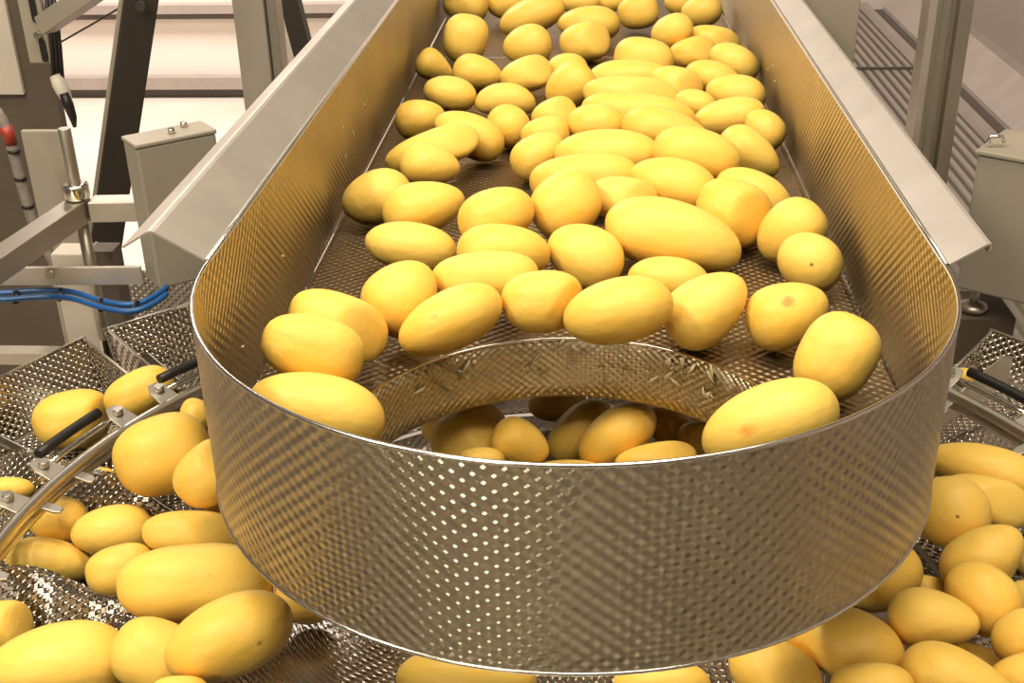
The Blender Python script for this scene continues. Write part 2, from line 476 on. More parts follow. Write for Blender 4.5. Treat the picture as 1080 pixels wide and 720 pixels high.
# ------------------------------------------------------------------ potatoes
POTATOES = [
('peeled potato at the far left of the chute, topmost in its left column','T',(-0.2863, 1.8999, 1.3167),(0.7721, 0.6335, 0.0412, 0.0293),(0.0556, 0.0473, 0.0513),1,()),
("round tapered peeled potato under the topmost one by the chute's left wall, below the seam",'T',(-0.2482, 1.5038, 1.3223),(0.5791, 0.5036, -0.3688, 0.5244),(0.0519, 0.0477, 0.0497),2,()),
('small pear-shaped peeled potato closest to the left chute wall below the floor seam','T',(-0.2984, 1.3701, 1.2974),(0.7762, 0.5884, 0.1826, -0.1339),(0.0398, 0.0318, 0.0356),7,()),
('plump oval peeled potato to the right of the small pear-shaped one','T',(-0.2046, 1.297, 1.3022),(0.7876, 0.6052, 0.1011, -0.0559),(0.0502, 0.0347, 0.0418),6,()),
('oval peeled potato just below the small pear-shaped one near the left wall','T',(-0.2432, 1.1392, 1.3037),(0.7942, 0.6008, 0.0884, -0.0217),(0.05, 0.0327, 0.0404),0,()),
("peeled potato cut by the photo's top edge, second from the chute's left wall",'T',(-0.1815, 1.9505, 1.3105),(0.7633, 0.6326, -0.0556, 0.1186),(0.0576, 0.0408, 0.0484),0,()),
('long slanted peeled potato rising to the right at the top of the chute','T',(-0.1191, 1.7621, 1.3151),(0.7593, 0.6227, -0.1001, 0.1604),(0.079, 0.0406, 0.0514),0,()),
('stout peeled potato lying across the floor seam below the long slanted one','T',(-0.1164, 1.4876, 1.3114),(0.7789, 0.6209, -0.0325, 0.0823),(0.0515, 0.0433, 0.0472),1,()),
('peeled potato directly below the stout one that covers the floor seam','T',(-0.1063, 1.2477, 1.3108),(0.7782, 0.6081, -0.0743, 0.1381),(0.0509, 0.034, 0.0416),5,()),
('bean-shaped peeled potato with a dip in its top, in the left half of the chute','T',(-0.1379, 1.1115, 1.3004),(0.796, 0.6043, 0.0283, 0.0201),(0.0556, 0.0305, 0.0386),3,()),
('peeled potato beside the left wall, resting against the long one pointing down right','T',(-0.2773, 0.9725, 1.3059),(0.7904, 0.5998, -0.0067, 0.1244),(0.0441, 0.034, 0.0387),6,()),
('long peeled potato sloping down to the right in the left third of the chute','T',(-0.1796, 0.8502, 1.3149),(0.7924, 0.5714, 0.1623, -0.1386),(0.0608, 0.0352, 0.0446),1,()),
('roundish peeled potato just below the bean-shaped one','T',(-0.1206, 0.9247, 1.3067),(0.7802, 0.5685, 0.1805, -0.1887),(0.0381, 0.0356, 0.0368),0,()),
('long peeled potato with a narrow pointed left end, tilted up near the left wall','T',(-0.2297, 0.7615, 1.3177),(0.7895, 0.5877, -0.0455, 0.1709),(0.0769, 0.0308, 0.0389),5,()),
('rounded peeled potato overlapping the front of the long one with the pointed end','T',(-0.2237, 0.6827, 1.3193),(0.8112, 0.577, 0.0935, -0.0178),(0.0459, 0.0326, 0.0387),6,()),
("small half-shaded peeled potato highest in the short column of three left of the chute's middle",'T',(-0.0439, 0.9931, 1.3029),(0.7869, 0.5921, -0.0922, 0.1471),(0.0408, 0.0323, 0.0363),5,()),
("small peeled potato second in the short column of three left of the chute's middle",'T',(-0.0554, 0.8566, 1.3112),(0.7995, 0.5913, -0.0472, 0.0949),(0.04, 0.0304, 0.0349),2,()),
('bright tilted peeled potato lowest in the short column of three above the bare floor patch','T',(-0.0636, 0.7555, 1.312),(0.7612, 0.5604, -0.1748, 0.2757),(0.0458, 0.0336, 0.0392),6,()),
('small peeled potato peeking out behind the egg-shaped one in the upper middle of the chute','T',(-0.0287, 1.3013, 1.3042),(0.7886, 0.6134, -0.018, 0.0389),(0.0423, 0.0346, 0.0383),0,()),
('tilted egg-shaped peeled potato in the upper middle of the chute','T',(-0.0206, 1.1634, 1.3108),(0.7553, 0.5829, -0.1759, 0.2424),(0.0492, 0.0419, 0.0454),1,()),
("small peeled potato cut by the photo's top edge in the middle of the chute",'T',(-0.0122, 1.9941, 1.2983),(0.773, 0.6344, 0.006, 0.0004),(0.0509, 0.0291, 0.0368),0,()),
('broad pale peeled potato just above the floor seam in the middle of the chute','T',(0.0124, 1.7045, 1.3093),(0.7781, 0.6282, 0.0027, -0.0017),(0.0707, 0.0398, 0.0503),1,()),
('darker ochre peeled potato lying over the floor seam in front of the broad pale one','T',(0.0051, 1.5217, 1.3109),(0.7795, 0.6206, -0.0508, 0.0677),(0.054, 0.0416, 0.0474),5,()),
("brownish round peeled potato near the top edge, right of the chute's middle",'T',(0.1274, 1.8251, 1.309),(0.7735, 0.628, -0.0673, 0.0533),(0.0481, 0.039, 0.0433),2,()),
('small peeled potato half hidden behind the brownish round one at the top edge','T',(0.0705, 2.028, 1.2933),(0.7727, 0.6347, -0.0042, -0.008),(0.0343, 0.0245, 0.029),6,()),
('small peeled potato at the top edge behind the bright round one near the right wall','T',(0.2307, 1.9871, 1.2979),(0.7726, 0.634, -0.0243, -0.0244),(0.0337, 0.0289, 0.0312),0,()),
("bright round peeled potato highest up along the chute's right wall",'T',(0.2772, 1.846, 1.3059),(0.7733, 0.6244, -0.0976, 0.051),(0.0483, 0.0368, 0.0422),0,()),
('round peeled potato covering the right part of the floor seam','T',(0.1865, 1.4879, 1.3393),(0.7659, 0.6056, -0.1583, 0.1468),(0.0448, 0.0346, 0.0393),0,()),
('flat-topped peeled potato at the right end of the floor seam, against the right wall','T',(0.2751, 1.5188, 1.3081),(0.7742, 0.622, 0.0287, -0.1137),(0.0578, 0.0351, 0.0444),5,()),
('deep yellow peeled potato just below the round one on the right part of the seam','T',(0.2249, 1.4281, 1.3081),(0.7831, 0.6121, -0.0949, 0.0553),(0.049, 0.032, 0.0396),5,()),
('domed peeled potato standing out above the pile, just below the middle of the seam','T',(0.1229, 1.342, 1.316),(0.7808, 0.6152, 0.0491, -0.0969),(0.0602, 0.0427, 0.0507),2,()),
('low flat peeled potato in front of the domed one at the back of the pile','T',(0.0905, 1.2376, 1.3072),(0.7908, 0.6104, -0.0378, 0.0239),(0.0804, 0.0355, 0.0449),6,()),
('large rounded peeled potato against the right wall, first below the flat-topped one','T',(0.2977, 1.3175, 1.3157),(0.7597, 0.61, 0.0905, -0.2061),(0.0517, 0.0345, 0.0422),0,()),
('peeled potato with a pointed left end, behind the three stacked long ones','T',(0.1762, 1.1649, 1.3098),(0.7832, 0.6067, 0.0532, -0.1254),(0.0507, 0.0362, 0.0429),5,()),
('peeled potato wedged left of the large rounded one by the right wall','T',(0.2488, 1.2353, 1.3054),(0.7797, 0.6101, 0.0425, -0.1339),(0.054, 0.0335, 0.0424),0,()),
('bright broad peeled potato against the right wall, second below the flat-topped one','T',(0.2814, 1.1196, 1.3077),(0.7876, 0.607, 0.0074, -0.1053),(0.055, 0.0355, 0.0442),1,()),
('long flat peeled potato on the back of the pile, uppermost of three stacked long ones','T',(0.09, 1.0895, 1.313),(0.7946, 0.6058, 0.009, -0.0385),(0.0863, 0.0352, 0.0445),5,()),
('longest flat peeled potato of the pile, middle of three stacked long ones','T',(0.0996, 0.9655, 1.3125),(0.798, 0.5992, 0.0215, -0.061),(0.0986, 0.0384, 0.0486),2,()),
('long peeled potato sloping down to the right, lowest of three stacked long ones','T',(0.1397, 0.8437, 1.3215),(0.7975, 0.5933, 0.0377, -0.1023),(0.0726, 0.0379, 0.0479),6,()),
('round-backed peeled potato at the left edge of the pile beside the long flat ones','T',(0.0267, 0.8855, 1.32),(0.8026, 0.5965, -0.0014, -0.0016),(0.0484, 0.0355, 0.0415),0,()),
('tiny speckled peeled potato squeezed among big ones near the right wall','T',(0.2039, 1.0635, 1.3044),(0.7898, 0.6027, 0.0301, -0.1094),(0.0383, 0.0261, 0.0316),0,()),
('oval peeled potato leaning up to the right just below the tiny speckled one','T',(0.2557, 0.979, 1.305),(0.7988, 0.59, -0.1066, 0.0498),(0.062, 0.0335, 0.0424),0,()),
("upright rounded peeled potato touching the chute's right wall beside the pile's end",'T',(0.3053, 0.9004, 1.3072),(0.709, 0.5615, 0.2001, -0.3768),(0.0372, 0.0323, 0.0346),1,()),
('big peeled potato sloping down to the right below the upright one at the right wall','T',(0.2687, 0.7825, 1.3065),(0.7588, 0.5749, 0.1263, -0.2788),(0.0536, 0.0337, 0.0425),6,()),
('large smooth peeled potato in the right of the pile with a shaded right end','T',(0.1751, 0.6624, 1.3426),(0.7998, 0.5863, 0.0364, -0.1236),(0.0661, 0.0388, 0.0491),4,()),
('long ochre peeled potato across the middle of the pile with pointed ends','T',(0.0453, 0.717, 1.3232),(0.8099, 0.5866, -0.0061, -0.004),(0.082, 0.0402, 0.0509),0,()),
('long shaded peeled potato half hidden behind the big blocky one','T',(0.0099, 0.6191, 1.3179),(0.8152, 0.5781, -0.0189, 0.0306),(0.0797, 0.0384, 0.0486),2,()),
('big blocky peeled potato standing out in the chute centre, its right side in shade','T',(-0.0127, 0.4485, 1.3434),(0.7696, 0.5381, -0.1884, 0.2874),(0.0491, 0.0439, 0.0464),4,()),
('peeled potato with a pointed left end just right of the big blocky one','T',(0.0649, 0.5017, 1.3307),(0.8166, 0.5706, 0.0374, -0.0783),(0.0479, 0.0319, 0.0391),5,()),
('smooth oblong peeled potato behind the huge lumpy one in the right centre','T',(0.1353, 0.5649, 1.3302),(0.8058, 0.5749, 0.052, -0.1322),(0.0632, 0.0384, 0.0486),1,()),
('large rounded peeled potato at the right end of the huge lumpy one','T',(0.2107, 0.4825, 1.3221),(0.7953, 0.5642, 0.0748, -0.2088),(0.0512, 0.0433, 0.0471),5,()),
('flat oval peeled potato behind the large rounded one near the right wall','T',(0.249, 0.5777, 1.3104),(0.7901, 0.5705, 0.0701, -0.2129),(0.0567, 0.0346, 0.0438),0,()),
('smooth egg-shaped peeled potato first in the curved row of four along the right wall','T',(0.2816, 0.4358, 1.3123),(0.7942, 0.5066, -0.2472, 0.2271),(0.0473, 0.0396, 0.0433),1,()),
('round peeled potato with one small dark eye, second in the row along the right wall','T',(0.2919, 0.3432, 1.3077),(0.8016, 0.552, 0.0443, -0.2253),(0.0412, 0.0364, 0.0387),0,('eye', 0.075, 0.071, -0.03, 0.997)),
('peeled potato with a brown blemish on top, third in the row by the right wall','T',(0.2409, 0.1825, 1.3137),(0.8354, 0.5079, -0.1707, 0.1225),(0.0472, 0.0373, 0.042),6,('blemish', 0.22, 0.149, 0.332, 0.931)),
("large tall peeled potato standing at the front right by the chute's curved end",'T',(0.2751, 0.0696, 1.3181),(0.7539, 0.3958, -0.3412, 0.3982),(0.0476, 0.0395, 0.0433),2,()),
('large peeled potato with a reddish bruise tipping into the hole at the front right','T',(0.1958, -0.0312, 1.296),(0.8571, 0.4701, -0.1609, 0.1359),(0.0685, 0.04, 0.0506),0,('bruise', 0.2, -0.322, 0.059, 0.945)),
("huge lumpy oblong peeled potato right of the chute's centre",'T',(0.126, 0.3969, 1.3218),(0.8226, 0.5599, 0.0238, -0.0966),(0.0891, 0.0452, 0.0572),8,()),
('small flat oval peeled potato lying in front of the huge lumpy one','T',(0.1154, 0.3, 1.301),(0.837, 0.5448, -0.0058, -0.0514),(0.0501, 0.0298, 0.0377),0,()),
('egg-shaped peeled potato tilted up to the right, between the hole and the blemished one','T',(0.1511, 0.1859, 1.3183),(0.8052, 0.4909, -0.2148, 0.2538),(0.0518, 0.0386, 0.0447),6,()),
('large oblong peeled potato lying at the back edge of the hole','T',(0.0504, 0.1286, 1.3411),(0.8397, 0.528, -0.0778, 0.1002),(0.0603, 0.036, 0.0455),0,()),
('rounded peeled potato pointing down to the right in the centre, above the hole','T',(0.0133, 0.343, 1.3148),(0.8094, 0.5364, 0.1334, -0.1983),(0.0502, 0.0404, 0.0405),1,()),
("stubby peeled potato with a shaded right half, beside the large one at the hole's edge",'T',(-0.0333, 0.167, 1.3337),(0.8421, 0.5368, -0.0096, 0.0506),(0.0459, 0.035, 0.0401),9,()),
("long tilted peeled potato with a small dent at the hole's left back edge",'T',(-0.1325, 0.1256, 1.3292),(0.8131, 0.5246, -0.0833, 0.2381),(0.061, 0.0332, 0.0419),0,('dent', 0.12, -0.204, 0.367, 0.908)),
('big round peeled potato behind the one with the small dent','T',(-0.1946, 0.186, 1.3293),(0.7425, 0.513, -0.1698, 0.3959),(0.0458, 0.0424, 0.0441),6,()),
("wide oval peeled potato above the big round one, left of the chute's centre",'T',(-0.2127, 0.389, 1.306),(0.8303, 0.5485, 0.098, -0.0149),(0.0611, 0.0331, 0.0419),0,()),
("long low peeled potato left of the chute's centre, in front of another long one",'T',(-0.1025, 0.2327, 1.333),(0.8367, 0.5452, 0.0197, 0.0483),(0.0629, 0.0309, 0.0391),2,()),
('long peeled potato with a shaded right end behind the long low one','T',(-0.0872, 0.3179, 1.3311),(0.832, 0.5522, 0.052, -0.0143),(0.0579, 0.0338, 0.0427),4,()),
('peeled potato with a shaded right tip beside the bare patch of floor','T',(-0.1024, 0.4026, 1.346),(0.8121, 0.5649, -0.0484, 0.1378),(0.0505, 0.0353, 0.0422),4,()),
('bright oval peeled potato overlapping the wide oval one and the one at the left wall','T',(-0.2088, 0.4924, 1.3222),(0.8093, 0.5703, -0.0144, 0.14),(0.0577, 0.0376, 0.0465),6,()),
('plump peeled potato lying against the left wall in front of the long pointed one','T',(-0.2856, 0.5632, 1.3097),(0.8046, 0.5745, 0.0007, 0.1503),(0.0518, 0.0406, 0.0459),1,()),
("oval peeled potato sloping down to the right by the left wall at the chute's front",'T',(-0.2525, 0.1061, 1.3318),(0.8403, 0.4995, 0.1837, -0.1036),(0.0562, 0.035, 0.0443),5,()),
('large domed peeled potato behind the biggest one at the front left','T',(-0.2605, 0.0177, 1.3472),(0.8505, 0.5007, 0.1562, -0.0403),(0.0525, 0.0347, 0.0427),2,()),
("biggest peeled potato at the front left, pressed into the chute's curved end",'T',(-0.2421, -0.059, 1.3221),(0.8629, 0.4798, 0.1524, -0.0441),(0.0661, 0.0359, 0.0454),1,()),
("sliver of a peeled potato under the hole's left back edge",'H',(-0.1696, 0.3122, 1.0782),(0.8694, 0.4905, 0.0473, 0.0353),(0.0325, 0.026, 0.029),1,()),
('large shaded peeled potato on the left seen through the chute hole','H',(-0.1279, 0.2406, 1.1067),(0.8535, 0.4863, -0.0471, 0.1811),(0.0518, 0.0444, 0.048),5,()),
('dark small peeled potato low in the hole, in front of the large shaded one','H',(-0.1061, 0.1483, 1.1337),(0.8765, 0.4793, 0.0341, 0.0282),(0.0278, 0.0162, 0.0205),2,()),
('round olive peeled potato in the middle left of the view through the hole','H',(-0.0624, 0.1917, 1.1326),(0.8571, 0.4703, 0.1249, -0.1693),(0.0368, 0.0285, 0.0324),6,()),
('peeled potato whose lower half shows under the back edge of the hole','H',(-0.023, 0.3909, 1.0745),(0.8611, 0.4995, -0.0364, 0.0875),(0.0405, 0.0256, 0.0322),0,()),
('dim tilted peeled potato behind the half-lit one in the hole','H',(0.0095, 0.2711, 1.1019),(0.8019, 0.4528, -0.189, 0.3408),(0.05, 0.0313, 0.0396),0,()),
('half-lit peeled potato with a sharp shadow edge seen through the hole','H',(0.055, 0.211, 1.1337),(0.8243, 0.4579, -0.1732, 0.2844),(0.0537, 0.0322, 0.0408),0,()),
('peeled potato behind and right of the half-lit one in the hole','H',(0.1243, 0.3262, 1.0807),(0.8544, 0.4912, 0.0537, -0.1607),(0.0362, 0.0259, 0.0306),1,()),
("low bright peeled potato just above the front rim, right of the hole's middle",'H',(0.0999, 0.1577, 1.1331),(0.8748, 0.4772, -0.0624, 0.0548),(0.0484, 0.0208, 0.0263),5,()),
("dark reddish brown peeled potato in the hole's right corner",'H',(0.158, 0.2479, 1.1089),(0.8716, 0.4881, -0.0438, -0.0156),(0.0269, 0.022, 0.0244),2,()),
('small peeled potato at the extreme right of the view through the hole','H',(0.1716, 0.2928, 1.0987),(0.8691, 0.4921, -0.0462, -0.0176),(0.0214, 0.0176, 0.0194),6,()),
("thin top of a peeled potato just above the front rim at the hole's middle",'H',(-0.003, 0.1602, 1.1107),(0.8796, 0.4756, 0.0023, 0.0111),(0.0467, 0.0164, 0.0207),0,()),
('big blunt peeled potato outside the ring tube at the left, against the dark dimpled wall','L',(-0.729, 0.414, 1.0214),(0.8319, 0.5006, 0.114, 0.2104),(0.0555, 0.0441, 0.0494),9,()),
('tilted peeled potato outside the ring tube, right of the big blunt one','L',(-0.6228, 0.415, 1.0684),(0.8011, 0.5175, 0.0283, 0.2994),(0.0504, 0.0322, 0.0363),2,()),
('largest peeled potato just inside the ring tube, under it and left of the chute','L',(-0.5129, 0.1997, 1.1012),(0.8352, 0.4919, 0.0613, 0.2381),(0.0601, 0.0503, 0.055),2,()),
("peeled potato squeezed between the ring tube and the chute's left side",'L',(-0.5008, 0.3024, 1.096),(0.858, 0.4885, 0.134, 0.0847),(0.0234, 0.026, 0.0247),6,()),
("peeled potato touching the chute's left side, below the largest one at the ring",'L',(-0.4246, 0.1168, 1.129),(0.7903, 0.4848, -0.0381, 0.3728),(0.0438, 0.0369, 0.0402),5,()),
("strip of a peeled potato half hidden behind the chute's left side",'L',(-0.4254, 0.148, 1.0671),(0.8763, 0.4588, 0.1256, 0.0765),(0.0239, 0.0263, 0.0251),0,()),
('shaded peeled potato directly under the ring tube at the left','L',(-0.6461, 0.161, 1.0272),(0.8701, 0.447, 0.18, 0.1038),(0.037, 0.0296, 0.0331),0,()),
('round-backed peeled potato left of the chute, between two dimpled ridges','L',(-0.5637, 0.1298, 1.0343),(0.8706, 0.4516, 0.1432, 0.1323),(0.0493, 0.0325, 0.04),1,()),
('wide peeled potato behind the very large one left of the chute','L',(-0.4363, 0.0618, 1.0814),(0.8826, 0.4425, 0.148, 0.0576),(0.0565, 0.0283, 0.0357),5,()),
('small peeled potato tucked behind the left end of the very large one','L',(-0.5102, 0.0225, 1.0592),(0.8656, 0.4477, 0.1062, 0.1976),(0.039, 0.029, 0.0336),2,()),
('oblong peeled potato at the left edge of the frame just inside the ring tube','L',(-0.6351, 0.1007, 1.0069),(0.8816, 0.4215, 0.2049, 0.0561),(0.0526, 0.0299, 0.0378),6,()),
('very large oblong peeled potato lying level to the lower left of the chute','L',(-0.3939, -0.0544, 1.1032),(0.8876, 0.4321, 0.1237, 0.1011),(0.0808, 0.0425, 0.0537),2,('dent', 0.06, 0.17, 0.202, 0.964)),
('very large bright peeled potato tilted up right at the bottom left, with tiny scratches','L',(-0.3121, -0.1968, 1.1564),(0.8618, 0.428, 0.0276, 0.271),(0.0609, 0.0373, 0.0472),0,('scratch', 0.07, 0.354, -0.427, 0.832)),
('golden peeled potato wedged between two very large ones at the bottom left','L',(-0.3976, -0.1773, 1.1132),(0.9003, 0.37, 0.2163, -0.0765),(0.0406, 0.0359, 0.0381),2,()),
('very large peeled potato filling the bottom left corner of the photo','L',(-0.5053, -0.1591, 1.0811),(0.887, 0.4072, 0.1515, 0.1564),(0.0701, 0.0429, 0.0542),1,()),
("shaded peeled potato cut by the photo's left edge above the bottom corner",'L',(-0.6244, -0.0495, 1.0298),(0.886, 0.4062, 0.1977, 0.1047),(0.0334, 0.0324, 0.0329),5,()),
('top of a peeled potato at the bottom edge, below the golden wedged one','L',(-0.3399, -0.2606, 1.15),(0.9067, 0.3908, 0.1394, 0.0753),(0.0243, 0.013, 0.0164),2,()),
("corner of a peeled potato showing under the chute's lower left rim",'L',(-0.2828, -0.055, 1.0817),(0.8896, 0.3934, 0.1878, -0.1362),(0.0311, 0.0228, 0.0267),6,()),
("slice of a peeled potato cut by the photo's left edge outside the ring tube",'L',(-0.7323, 0.2107, 1.0391),(0.8606, 0.4562, 0.1955, 0.1141),(0.033, 0.0152, 0.0193),0,()),
("wide peeled potato at the bottom edge under the chute's front, left of its middle",'L',(-0.0932, -0.188, 1.1056),(0.9149, 0.4008, 0.0378, 0.0314),(0.0665, 0.0314, 0.0397),0,()),
("peeled potato at the bottom edge under the chute's front, right of its middle",'L',(0.0913, -0.1771, 1.0953),(0.9159, 0.4, -0.0336, 0.0003),(0.0463, 0.0241, 0.0304),0,()),
('scrap of a peeled potato seen under the ring tube beside the short stub pin','L',(-0.6568, 0.3154, 0.9893),(0.8645, 0.4638, 0.1664, 0.0994),(0.0217, 0.0136, 0.0172),1,()),
('long shaded peeled potato directly under the ring tube at the right','Q',(0.5046, 0.2226, 1.0831),(0.8503, 0.4867, -0.0731, -0.1864),(0.0719, 0.0335, 0.0424),1,()),
('light oblong peeled potato sticking out right behind the big round shaded one','Q',(0.4814, 0.1452, 1.0924),(0.8593, 0.4751, -0.0838, -0.1698),(0.0513, 0.0296, 0.0375),5,()),
('big round peeled potato with an eye and a curved shadow, right of the chute','Q',(0.4238, 0.0865, 1.1161),(0.8774, 0.4581, -0.1305, -0.0572),(0.0436, 0.0404, 0.042),0,('eye', 0.06, 0.167, -0.123, 0.978)),
('tilted ochre peeled potato lying behind another ochre one at the right','Q',(0.438, 0.0059, 1.1123),(0.8553, 0.3704, -0.2779, 0.2325),(0.0475, 0.0341, 0.0403),6,()),
('ochre shaded peeled potato lying in front of the tilted one at the right','Q',(0.4147, -0.0712, 1.1222),(0.8122, 0.4499, 0.0197, -0.371),(0.04, 0.0332, 0.0364),0,()),
('bright round peeled potato with a shaded right end, lying alone at the lower right','Q',(0.3557, -0.1093, 1.1258),(0.8917, 0.4285, -0.0973, -0.1084),(0.0427, 0.0294, 0.0355),6,()),
("peeled potato half hidden by the chute's lower right rim",'Q',(0.3328, -0.003, 1.0937),(0.8568, 0.3771, -0.2457, 0.2516),(0.0437, 0.0353, 0.0393),0,()),
('very large bright peeled potato at the lower right, emerging from under the chute','Q',(0.2639, -0.1275, 1.1123),(0.8821, 0.4253, -0.015, -0.2019),(0.0624, 0.035, 0.0443),1,()),
("bright peeled potato rising from the bottom edge, first right of the chute's front",'Q',(0.1973, -0.1694, 1.1039),(0.8645, 0.4065, 0.0508, -0.2912),(0.0461, 0.0332, 0.0391),5,()),
('peeled potato cut by the bottom edge, between two large ones at the lower right','Q',(0.2726, -0.2243, 1.1415),(0.9108, 0.3974, -0.1074, -0.0317),(0.0363, 0.0225, 0.0284),2,()),
('large peeled potato sloping down to the right at the bottom edge, lower right','Q',(0.3522, -0.2058, 1.1362),(0.8807, 0.4174, -0.0569, -0.2166),(0.0508, 0.0289, 0.0366),6,()),
('shaded peeled potato behind the large one at the bottom edge, lower right','Q',(0.411, -0.0941, 1.0627),(0.8794, 0.4241, -0.0688, -0.2049),(0.0334, 0.0157, 0.0199),0,()),
("peeled potato at the photo's right edge, below the ochre ones",'Q',(0.4327, -0.1371, 1.1298),(0.88, 0.3583, -0.2576, 0.1759),(0.0305, 0.0259, 0.0281),0,()),
('peeled potato cut by the right edge beside the front ochre one','Q',(0.5044, 0.0296, 1.042),(0.8889, 0.4258, -0.1571, -0.062),(0.0258, 0.0215, 0.0235),0,()),
('dark edge of a peeled potato at the right edge beside the tilted ochre one','Q',(0.5413, 0.1158, 1.0289),(0.882, 0.4389, -0.1584, -0.0665),(0.0228, 0.025, 0.0239),1,()),
('brown tip of a peeled potato behind the bright lone one at the lower right','Q',(0.3899, 0.0198, 1.0634),(0.8781, 0.4447, -0.0672, -0.1636),(0.0255, 0.0128, 0.0162),5,()),
("peeled potato in the photo's bottom right corner",'Q',(0.4147, -0.1849, 1.1238),(0.8977, 0.3661, -0.2219, 0.1039),(0.0268, 0.0196, 0.0229),2,()),
("scrap of a peeled potato outside the ring tube, right of the chute's rim",'Q',(0.6004, 0.6128, 1.0026),(0.8515, 0.5029, -0.131, -0.0699),(0.0181, 0.0151, 0.0165),6,()),
]
def unit_potato(k):
    """one of ten smooth peeled shapes, filling the box -1..1 on every axis"""
    p, egg, bend, facet, nz = [(2.05, .05, 0, None, .03), (2.1, .16, .03, None, .03), (2.45, .05, 0, None, .03), (2.15, .05, .22, None, .03), (2.25, -.10, .05, None, .03),
                               (2.4, .10, 0, (.75, .15, .62, .55), .04), (2.1, -.22, .02, None, .03), (2.1, -.42, .05, None, .04), (2.3, -.06, .14, None, .07), (2.35, .04, 0, (.80, -.35, .45, .60), .04)][k]
    bm = bmesh.new(); bmesh.ops.create_icosphere(bm, subdivisions=5, radius=1)
    rg = random.Random(k * 7 + 3)
    ph = [(V((rg.uniform(-1, 1), rg.uniform(-1, 1), rg.uniform(-1, 1))).normalized() * rg.uniform(1.6, 3.2), rg.uniform(0, 6.28)) for _ in range(4)]
    for v in bm.verts:
        c = v.co; n = (abs(c.x) ** p + abs(c.y) ** p + abs(c.z) ** p) ** (1 / p); c = c / n
        s_ = 1 + egg * c.x
        c.y *= s_; c.z *= s_
        c.y += bend * (.5 - c.x * c.x)
        if facet:
            nn = V(facet[:3]).normalized(); d = c.dot(nn) - facet[3]
            if d > 0: c = c - nn * (d * d / (d + .30) * .9)
        c *= 1 + nz * sum(sin(c.dot(w) + f) for w, f in ph) / 2
        v.co = c
    for ax in range(3):
        lo = min(v.co[ax] for v in bm.verts); hi = max(v.co[ax] for v in bm.verts)
        for v in bm.verts: v.co[ax] = (v.co[ax] - lo) / (hi - lo) * 2 - 1
    for f in bm.faces: f.smooth = True
    me = bpy.data.meshes.new('peeled_potato'); bm.to_mesh(me); bm.free()
    return me
pm = potato_mat('peeled_potato_flesh')
UNIT = [unit_potato(k) for k in range(10)]
for me in UNIT: me.materials.append(pm)
GROUP = {'T': 'peeled potatoes in the feed chute', 'H': 'peeled potatoes seen through the hole in the chute floor',
         'L': 'peeled potatoes in the pans left of the chute', 'Q': 'peeled potatoes in the pans right of the chute'}
for lab, g, loc, q, rad, shp, spot in POTATOES:
    me = UNIT[shp]
    if spot:
        me = me.copy(); me.materials.clear(); me.materials.append(potato_mat('peeled_potato_' + spot[0], 0, spot))
    o = bpy.data.objects.new('peeled_potato', me); COL.objects.link(o)
    o.location = loc; o.rotation_mode = 'QUATERNION'; o.rotation_quaternion = q; o.scale = rad
    tag(o, lab, 'potato', GROUP[g])

# ------------------------------------------------------------------ machine frame left of the chute
# junction box
A, B, D = V((-.650, .621, -.08)), V((-.563, .692, -.08)), V((-.694, .658, -.08))
e1 = (B - A).normalized() * .125; e2 = V((-e1.y, e1.x, 0)).normalized() * .058
jb = thing('junction_box', 'grey steel junction box with two screws on its lid behind the left flange', 'junction box', A + V((0, 0, -.234)))
MB().box(A + V((0, 0, -.234)), e1, e2, (0, 0, .227)).build('enclosure', 'paint', jb, bevel=.003)
MB().box(A - (e1 + e2).normalized() * .002 + V((0, 0, -.007)), e1 * 1.03, e2 * 1.05, (0, 0, .007)).build('lid', 'paint', jb, bevel=.002)
for px, py in ((181, 140), (194, 133)):
    c = at_z(px, py, -.079)
    sc = MB().cyl(c, c + V((0, 0, .007)), .0055, 8).build('screw', 'polished', jb)

# square tube frame: diagonal tube, short cross tube, leg, flat bar
fr = thing('frame_stand', 'steel square-tube frame with a diagonal arm, flat bar and leg at the photo\'s left', 'machine frame', (-.79, .66, -1.45))
p1 = V((-.792, .700, -.212)); q1 = at_z(0, 278, -.212); q1 = p1 + (q1 - p1) * 1.5
MB().bar(p1 + (p1 - q1).normalized() * .012, q1, .036, .036).build('diagonal_arm', 'satin', fr, bevel=.002)
MB().bar((-.772, .706, -.212), (-.676, .712, -.212), .036, .034).build('cross_tube', 'brushed', fr, bevel=.002)
b1 = at_z(150, 290, -.282); b0 = at_z(0, 291, -.282); b0 = b1 + (b0 - b1) * 1.5
fb = MB().bar(b0, b1, .006, .030, side=(0, 1, 0)).build('flat_bar', 'brushed', fr, bevel=.001)
c = at_z(55, 287, -.278)
MB().cyl(c + V((0, -.012, 0)), c + V((0, .0, 0)), .007, 8).build('bolt', 'satin', fb)
ly = .74
lx = at_y(79, 312, ly).x
MB().box((lx - .028, ly, -1.45), (.056, 0, 0), (0, .05, 0), (0, 0, 1.145)).build('leg', 'paintlight', fr, bevel=.002)
MB().box((lx + .0285, ly - .003, -1.45), (.004, 0, 0), (0, .058, 0), (0, 0, 1.145)).build('leg_edge_highlight', 'polished', fr)  # bright strip stands in for the highlight along the leg's edge
MB().box((lx + .033, ly + .012, -1.45), (.040, 0, 0), (0, .04, 0), (0, 0, 1.145)).build('leg_shaded_side', 'housing', fr)  # dark plate paints the shade on the leg's right side

